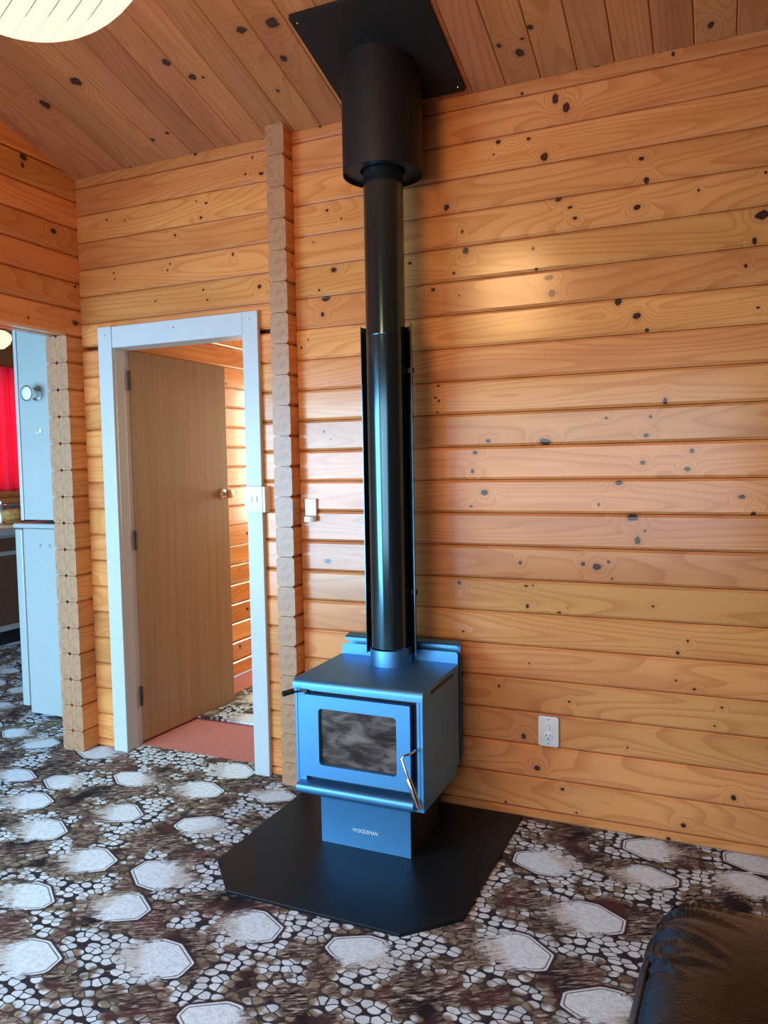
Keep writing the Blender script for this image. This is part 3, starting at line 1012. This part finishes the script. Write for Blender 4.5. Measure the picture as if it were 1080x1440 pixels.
# ash lip and pedestal
pr = [(-0.500, 0.240), (-0.500, 0.262), (-0.552, 0.258), (-0.560, 0.254), (-0.564, 0.247), (-0.564, 0.232), (-0.560, 0.224), (-0.500, 0.208)]
MB().prism(pr, 'x', -1.392, -0.935).build('ash_lip', ST, stove, 30, bevel=0.002, bseg=1)
MB().box(X0 + 0.004, X1 - 0.004, -0.515, -0.150, 0.205, 0.238).build('base_tray', ST, stove)
pr = [(-0.477, 0.012), (-0.477, 0.175), (-0.482, 0.195), (-0.500, 0.214), (-0.540, 0.226), (-0.535, 0.231), (-0.470, 0.225), (-0.470, 0.012)]
MB().prism(pr, 'x', -1.336, -0.981).build('pedestal_front', ST, stove, 35)
MB().box(-1.336, -1.331, -0.470, -0.190, 0.012, 0.206).box(-0.986, -0.981, -0.470, -0.190, 0.012, 0.206).box(-1.331, -0.986, -0.195, -0.190, 0.012, 0.206).build('pedestal_sides', M['stove_dark'], stove)


def text_mesh(txt, size, mat, name, parent, loc, rot, extrude=0.0008, width=None):
    cu = bpy.data.curves.new(name, 'FONT')
    cu.body = txt
    cu.size = size
    cu.extrude = extrude
    cu.align_x = 'CENTER'
    cu.align_y = 'CENTER'
    t = bpy.data.objects.new(name, cu)
    COL.objects.link(t)
    dg = bpy.context.evaluated_depsgraph_get()
    me = bpy.data.meshes.new_from_object(t.evaluated_get(dg))
    bpy.data.objects.remove(t)
    bpy.data.curves.remove(cu)
    if width:
        w = max(v.co.x for v in me.vertices) - min(v.co.x for v in me.vertices)
        me.transform(Matrix.Diagonal((width / w, 1, 1, 1)))
    me.materials.clear()
    me.materials.append(mat)
    me.name = name
    return link(name, me, parent, loc, rot)


bd = text_mesh('WOODSMAN', 0.019, M['badge'], 'badge', stove, (-1.157, -0.4785, 0.0775), (PI / 2, 0, 0), width=0.100)
tag(bd, 'silver maker lettering on the pedestal')

# ------------------------------------------------------------------ flue
FX, FY = -1.160, -0.205
flue = empty('flue_pipe', (FX, FY, 0.632))
tag(flue, 'tall satin black flue pipe rising from the stove with a curved rear shield', 'flue pipe')
MB().lathe([(0.075, 0.70), (0.075, 1.887)], 48, (FX, FY, 0)).build('pipe', M['flue'], flue, 60)
MB().lathe([(0.075, 1.887), (0.0762, 1.889), (0.0762, 1.893), (0.0752, 1.896), (0.0752, 2.83)], 48, (FX, FY, 0)).build('pipe', M['flue'], flue, 60)
MB().lathe([(0.074, 0.632), (0.081, 0.632), (0.081, 0.690), (0.080, 0.694), (0.075, 0.694)], 48, (FX, FY, 0)).build('collar', M['stove'], flue, 40)
b = MB()
ra, rb, n = 0.104, 0.1012, 24
pts = []
for i in range(n + 1):
    a = PI * i / n
    pts.append((FX + ra * math.cos(a), FY - 0.004 + 0.9 * ra * math.sin(a)))
for i in range(n, -1, -1):
    a = PI * i / n
    pts.append((FX + rb * math.cos(a), FY - 0.004 + 0.9 * rb * math.sin(a)))
m2 = 2 * (n + 1)
v = [(x, y, 0.665) for x, y in pts] + [(x, y, 1.932) for x, y in pts]
f = [(i, (i + 1) % m2, m2 + (i + 1) % m2, m2 + i) for i in range(m2)]
for i in range(n):
    f += [(i, i + 1, m2 - 2 - i, m2 - 1 - i), (m2 + i, m2 + m2 - 1 - i, m2 + m2 - 2 - i, m2 + i + 1)]
b.poly(v, f)
sh = b.build('flue_shield', M['flue'], flue, 40)
for z in (0.9, 1.75):
    MB().box(FX - 0.101, FX - 0.076, FY + 0.03, FY + 0.034, z, z + 0.02).build('shield_bracket', M['casing'], sh)
    MB().box(FX + 0.076, FX + 0.101, FY + 0.03, FY + 0.034, z, z + 0.02).build('shield_bracket', M['casing'], sh)

casing = empty('flue_casing', (FX, FY, 2.49))
tag(casing, 'wide matt black flue casing with a square ceiling plate', 'flue casing')
b = MB()
RC = 0.150
prof = [(0.082, 2.512), (RC - 0.004, 2.497), (RC, 2.490), (RC, 2.55)]
b.lathe([(RC - 0.002, 2.86), (RC - 0.002, 2.486), (RC, 2.486), (RC, 2.90)], 56, (FX, FY, 0))
b.build('drum', M['casing'], casing, 60)
MB().lathe([(0.085, 2.50), (RC - 0.002, 2.50), (RC - 0.002, 2.503), (0.085, 2.503)], 56, (FX, FY, 0)).build('bottom_ring', M['casing'], casing, 40)
# plate follows the rake, standing just clear of the boards
px0, px1, py0, py1 = -1.366, -0.884, -0.528, -0.045
off0, off1 = TOP - 0.040, TOP - 0.004
ring = rrect(px0, px1, py0, py1, 0.006, 3)
pv = [(x, y, off0 - SL * y) for x, y in ring] + [(x, y, off0 + 0.014 - SL * y) for x, y in ring]
n = len(ring)
MB().poly(pv, [tuple(range(n))[::-1], tuple(range(n, 2 * n))] + [(i, (i + 1) % n, n + (i + 1) % n, n + i) for i in range(n)]).build('ceiling_plate', M['casing'], casing)
rg = rrect(px0 + 0.05, px1 - 0.05, py0 + 0.05, py1 - 0.05, 0.006, 3)
n = len(rg)
pv = [(x, y, off0 + 0.014 - SL * y) for x, y in rg] + [(x, y, off1 + 0.006 - SL * y) for x, y in rg]
MB().poly(pv, [tuple(range(n))[::-1], tuple(range(n, 2 * n))] + [(i, (i + 1) % n, n + (i + 1) % n, n + i) for i in range(n)]).build('spacer', M['casing'], casing)
for x, y in ((px0 + 0.022, py0 + 0.025), (px1 - 0.022, py0 + 0.025), (px0 + 0.022, py1 - 0.025), (px1 - 0.022, py1 - 0.025)):
    MB().lathe([(0, -0.003), (0.003, -0.0025), (0.004, 0.0), (0.004, 0.002)], 10, (x, y, off0 - SL * y)).build('screw', M['chrome'], casing, 40)

# ------------------------------------------------------------------ pendant lamp near the camera
lc = Vector((-1.165, -1.847, 2.466))
LR = 0.25
lamp = empty('pendant_lamp', tuple(lc))
tag(lamp, 'glowing cream globe pendant lamp at the top left of the picture', 'pendant lamp')
b = MB()
pr = []
for i in range(33):
    a = -PI / 2 + PI * i / 32
    pr.append((max(0.0005, LR * math.cos(a)), LR * math.sin(a)))
b.lathe(pr, 64, tuple(lc))
b.build('shade', M['shade'], lamp, 60)
ax = (-R * 0.72 + U * 0.30 - F * 0.62).normalized()
e1 = ax.orthogonal().normalized()
e2 = ax.cross(e1)
for i in range(-6, 9):
    h = i * 0.030
    if abs(h) > LR * 0.96:
        continue
    rr = math.sqrt(LR * LR - h * h) + 0.0003
    pts = [lc + ax * (h + 0.004 * math.sin(3 * 2 * PI * j / 60)) + (e1 * math.cos(2 * PI * j / 60) + e2 * math.sin(2 * PI * j / 60)) * rr for j in range(61)]
    MB().tube(pts, 0.0008, 6, caps=False).build('shade_rib', M['rib'], lamp, 60)
zc = TOP - SL * lc.y
MB().tube([(lc.x, lc.y, lc.z + LR - 0.01), (lc.x, lc.y, zc - 0.02)], 0.004, 8).build('cord', M['white_plastic'], lamp, 40)
MB().lathe([(0, -0.03), (0.03, -0.03), (0.05, -0.008), (0.05, 0.02)], 24, (lc.x, lc.y, zc)).build('ceiling_rose', M['white_plastic'], lamp, 40)
pl = bpy.data.lights.new('pendant_bulb', 'POINT')
pl.energy = 115
pl.color = (1.0, 0.55, 0.22)
pl.shadow_soft_size = 0.24
plo = bpy.data.objects.new('pendant_bulb', pl)
plo.location = lc
COL.objects.link(plo)

# ------------------------------------------------------------------ black leather armchair
def puff(name, cx, cy, cz, sx, sy, sz, parent, e=5.0, ex=None, ridges=(), taper=0.0, res=(96, 56)):
    """soft cushion-like block: superellipsoid with fold ridges running in from a seam"""
    b = MB()
    nu, nv = res
    ex = ex or e
    # even spacing along the surface: sample the circle parameter by tangent spacing
    def ring(n, full):
        out = []
        for i in range(n):
            t = i / n if full else i / (n - 1)
            a = 2 * PI * t if full else -PI / 2 + PI * t
            out.append(a)
        return out

    def sq(a, p):
        """point on a superellipse of exponent p seen under the angle a"""
        c, q = math.cos(a), math.sin(a)
        r = (abs(c) ** p + abs(q) ** p) ** (-1.0 / p)
        return c * r, q * r
    for ph in ring(nv, False):
        ch, sh = sq(ph, ex)
        for th in ring(nu, True):
            x, y = sq(th, e)
            x, y, z = x * ch, y * ch, sh
            X = cx + sx * x * (1 - taper * (y + 1) / 2)
            Y = cy + sy * y
            Z = cz + sz * z
            if z > 0:
                for (ax_, ay_, bx_, by_, hgt, wid) in ridges:
                    d = Vector((bx_ - ax_, by_ - ay_))
                    L = d.length
                    t = max(0, min(1, (Vector((X - ax_, Y - ay_)).dot(d)) / L / L))
                    w = (Vector((X, Y)) - Vector((ax_, ay_)) - d * t).length
                    Z += hgt * (math.exp(-(w / wid) ** 2) - 0.6 * math.exp(-((w - 2 * wid) / wid) ** 2)) * (1 - t) ** 0.8
            b.v.append((X, Y, Z))
    for i in range(nv - 1):
        for j in range(nu):
            b.f.append((i * nu + j, i * nu + (j + 1) % nu, (i + 1) * nu + (j + 1) % nu, (i + 1) * nu + j))
            b.m.append(0)
    return b.build(name, M['leather'], parent, 80)


chair = empty('leather_armchair', (0.42, -1.95, 0))
tag(chair, 'black leather armchair corner at the lower right of the picture', 'armchair')
rid = [(-0.085, -1.520, 0.09, -1.590, 0.010, 0.006), (-0.095, -1.555, 0.06, -1.660, 0.012, 0.006), (-0.105, -1.600, 0.03, -1.75, 0.012, 0.007),
       (-0.115, -1.640, -0.03, -1.80, 0.008, 0.006), (-0.095, -1.68, 0.0, -1.70, 0.006, 0.005), (-0.09, -1.72, 0.02, -1.77, 0.007, 0.007)]
arm = puff('armrest', 0.085, -1.865, 0.37, 0.240, 0.430, 0.318, chair, e=6.0, ex=3.4, ridges=rid, taper=0.18, res=(300, 150))
vv = arm.data.vertices                                # piped seam along the arm's outer edge
sp = [vv[110 * 300 + j].co.copy() + Vector((0, 0, 0.001)) for j in range(90, 226, 3)]
MB().tube(sp, 0.0032, 8).build('piped_seam', M['leather'], arm, 50)
puff('armrest', 0.83, -1.90, 0.36, 0.15, 0.415, 0.24, chair, e=6.0)
puff('seat_cushion', 0.44, -1.86, 0.33, 0.25, 0.40, 0.12, chair, e=6.0)
puff('backrest', 0.44, -2.24, 0.56, 0.27, 0.12, 0.36, chair, e=5.0)
MB().box(-0.06, 0.92, -2.30, -1.56, 0.05, 0.24).build('base', M['leather'], chair, bevel=0.02)
for x in (0.0, 0.86):
    for y in (-2.22, -1.64):
        MB().lathe([(0, 0), (0.02, 0.0), (0.028, 0.05), (0, 0.05)], 14, (x, y, 0)).build('foot', M['black'], chair, 40)

# ------------------------------------------------------------------ kitchen beyond the opening
fr = empty('fridge', (-3.33, 0.5, 0))
tag(fr, 'white waist-high fridge beside the doubled log ends', 'fridge')
MB().box(-3.592, -3.03, 0.222, 0.77, 0.02, 1.078).build('body', M['fridge'], fr, bevel=0.006)
MB().box(-3.66, -3.03, 0.215, 0.775, 1.080, 1.106).build('top', M['fridge'], fr, bevel=0.006)
MB().box(-3.655, -3.600, 0.222, 0.77, 0.055, 1.074).build('fridge_door', M['fridge'], fr, bevel=0.008)
for x in (-3.46, -3.39):
    MB().box(x - 0.006, x + 0.006, 0.2195, 0.222, 0.975, 0.995).build('badge_clip', M['steel'], fr)
for x in (-3.57, -3.06):
    for y in (0.25, 0.74):
        MB().lathe([(0, 0), (0.018, 0), (0.018, 0.03), (0, 0.03)], 12, (x, y, 0)).build('foot', M['black'], fr)

cu = empty('wall_cupboard', (-3.33, 0.5, 1.125))
tag(cu, 'white cupboard end panel hanging above the fridge', 'cupboard')
MB().box(-3.605, -3.03, 0.252, 0.76, 1.125, 2.42).build('carcass', M['cupboard'], cu, bevel=0.003)
MB().box(-3.632, -3.608, 0.248, 0.76, 1.122, 2.42).build('cupboard_door', M['white_paint'], cu, bevel=0.004)

rl = empty('round_fitting', (-3.47, 0.25, 1.83))
tag(rl, 'round chrome-rimmed fitting on the white cupboard end panel', 'wall fitting')
MB().lathe([(0, 0.0), (0.036, 0.0), (0.036, 0.008), (0.022, 0.014), (0.020, 0.05), (0.044, 0.06), (0.044, 0.075), (0.037, 0.075), (0.036, 0.068), (0, 0.068)], 28, (-3.465, 0.252, 1.825), 'y').build('rim', M['chrome'], rl, 35)
MB().lathe([(0, 0.069), (0.0355, 0.069), (0.030, 0.072), (0, 0.074)], 28, (-3.465, 0.252, 1.825), 'y').build('lens', M['white_plastic'], rl, 35)
hk = empty('small_hook', (-3.45, 0.25, 1.6))
tag(hk, 'tiny white hook on the cupboard panel under the round fitting', 'hook')
MB().box(-3.460, -3.442, 0.247, 0.252, 1.598, 1.635).build('plate', M['white_plastic'], hk, bevel=0.002)
MB().tube([(-3.451, 0.248, 1.605), (-3.451, 0.232, 1.600), (-3.451, 0.226, 1.606), (-3.451, 0.226, 1.617)], 0.004, 8).build('prong', M['white_plastic'], hk, 40)

# bench along the far wall
bc = empty('kitchen_bench', (-5.5, 1.4, 0))
tag(bc, 'brown fronted kitchen bench with white frame at the left edge', 'kitchen bench')
MB().box(-5.86, -5.19, 0.2, 2.98, 0.90, 0.935).build('benchtop', M['bench'], bc, bevel=0.004)
MB().box(-5.19, -5.178, 0.2, 2.98, 0.890, 0.938).build('bench_edge', M['white_paint'], bc)
MB().box(-5.85, -5.22, 0.2, 2.98, 0.12, 0.895).build('carcass', M['white_paint'], bc)
MB().box(-5.82, -5.27, 0.25, 2.95, 0.0, 0.12).build('kickboard', M['black'], bc)
y = 0.25
while y < 2.9:
    dw = MB().box(-5.222, -5.205, y + 0.03, y + 0.42, 0.76, 0.865).build('drawer_front', M['brown_door'], bc, bevel=0.002)
    dd = MB().box(-5.222, -5.205, y + 0.03, y + 0.42, 0.17, 0.725).build('bench_door', M['brown_door'], bc, bevel=0.002)
    y += 0.45
MB().box(-5.868, -5.858, 0.2, 2.98, 0.936, 1.085).build('splashback', M['steel'], bc)
MB().box(-5.868, -5.850, 0.2, 2.98, 1.086, 1.105).build('splashback_trim', M['white_paint'], bc)
for z in (1.107, 1.162):
    MB().box(-5.868, -5.848, 0.2, 2.98, z, z + 0.052).build('upstand_board', M['pine'], bc, bevel=0.004)

# red curtain in front of the kitchen window
b = MB()
nn = 90
yy = [1.25 + 1.35 * i / nn for i in range(nn + 1)]
fx = [-5.825 + 0.022 * math.sin(i * 0.62) + 0.008 * math.sin(i * 1.7 + 1) for i in range(nn + 1)]
v = [(fx[i], yy[i], 1.225) for i in range(nn + 1)] + [(fx[i] * 0.3 - 5.825 * 0.7, yy[i], 2.32) for i in range(nn + 1)]
v2 = [(q[0] - 0.003, q[1], q[2]) for q in v]
m = nn + 1
f = [(i, i + 1, m + i + 1, m + i) for i in range(nn)]
f2 = [(2 * m + i, 3 * m + i, 3 * m + i + 1, 2 * m + i + 1) for i in range(nn)]
f3 = [(i, 2 * m + i, 2 * m + i + 1, i + 1) for i in range(nn)] + [(m + i, m + i + 1, 3 * m + i + 1, 3 * m + i) for i in range(nn)]
ct = b.poly(v + v2, f + f2 + f3).build('red_curtain', M['curtain'], None, 60)
tag(ct, 'bright red curtain over the kitchen window', 'curtain')

kl = empty('kitchen_lamp', (-5.15, 1.46, 2.43))
tag(kl, 'small glowing lamp on the kitchen ceiling above the red curtain', 'ceiling lamp')
KC = (-5.2, 1.46, 2.44)
MB().lathe([(0.0005, -0.085), (0.06, -0.075), (0.10, -0.04), (0.115, 0.0), (0.11, 0.03), (0.07, 0.06)], 28, KC).build('glass_bowl', M['bulb_glass'], kl, 60)
MB().lathe([(0.0, 0.05), (0.075, 0.05), (0.075, 0.10), (0.04, 0.155), (0.0, 0.155)], 24, KC).build('lamp_base', M['brass'], kl, 40)
kp = bpy.data.lights.new('kitchen_bulb', 'POINT')
kp.energy = 12
kp.color = (1.0, 0.6, 0.28)
kp.shadow_soft_size = 0.05
kpo = bpy.data.objects.new('kitchen_bulb', kp)
kpo.location = (KC[0], KC[1], KC[2] - 0.01)
COL.objects.link(kpo)

# things on the bench
cb = MB().lathe([(0, 0), (0.17, 0.0), (0.175, 0.01), (0.17, 0.02), (0, 0.02)], 40, (-5.42, 1.70, 0.9355)).build('chopping_board', M['board'], None, 40)
tag(cb, 'round pale wooden board on the kitchen bench', 'chopping board')
b = MB()
for i in range(13):
    for j in range(20):
        ph, th = PI * i / 12, 2 * PI * j / 20
        r = 1 + 0.13 * math.sin(3 * th + 2 * ph) + 0.10 * math.sin(5 * ph + th)
        b.v.append((-5.42 + 0.075 * r * math.sin(ph) * math.cos(th), 1.74 + 0.11 * r * math.sin(ph) * math.sin(th), 1.019 + 0.062 * math.cos(ph) * (1 + 0.25 * math.sin(2 * th) * math.sin(ph))))
for i in range(12):
    for j in range(20):
        b.f.append((i * 20 + j, i * 20 + (j + 1) % 20, (i + 1) * 20 + (j + 1) % 20, (i + 1) * 20 + j))
        b.m.append(0)
tag(b.build('bread_loaf', M['bread'], None, 60), 'crumpled golden loaf lying on the round wooden board', 'bread')
kt = MB().lathe([(0, 0), (0.075, 0.0), (0.078, 0.02), (0.070, 0.13), (0.05, 0.17), (0.012, 0.18), (0.012, 0.20), (0, 0.20)], 28, (-5.72, 1.87, 0.9355))
tag(kt.build('steel_canister', M['steel'], None, 40), 'shiny steel canister at the back of the bench beside the bread', 'canister')

# rug in the hall
rug = link('hall_rug', carpet_floor('hall_rug', np.arange(-2.705, -1.80, 0.02), np.arange(0.530, 2.4, 0.02), 0.012, M['carpet']))
sm = rug.modifiers.new('thickness', 'SOLIDIFY')
sm.thickness = 0.010
sm.offset = -1
tag(rug, 'patterned carpet offcut lying on the red hall floor', 'rug')
bpy.context.view_layer.update()
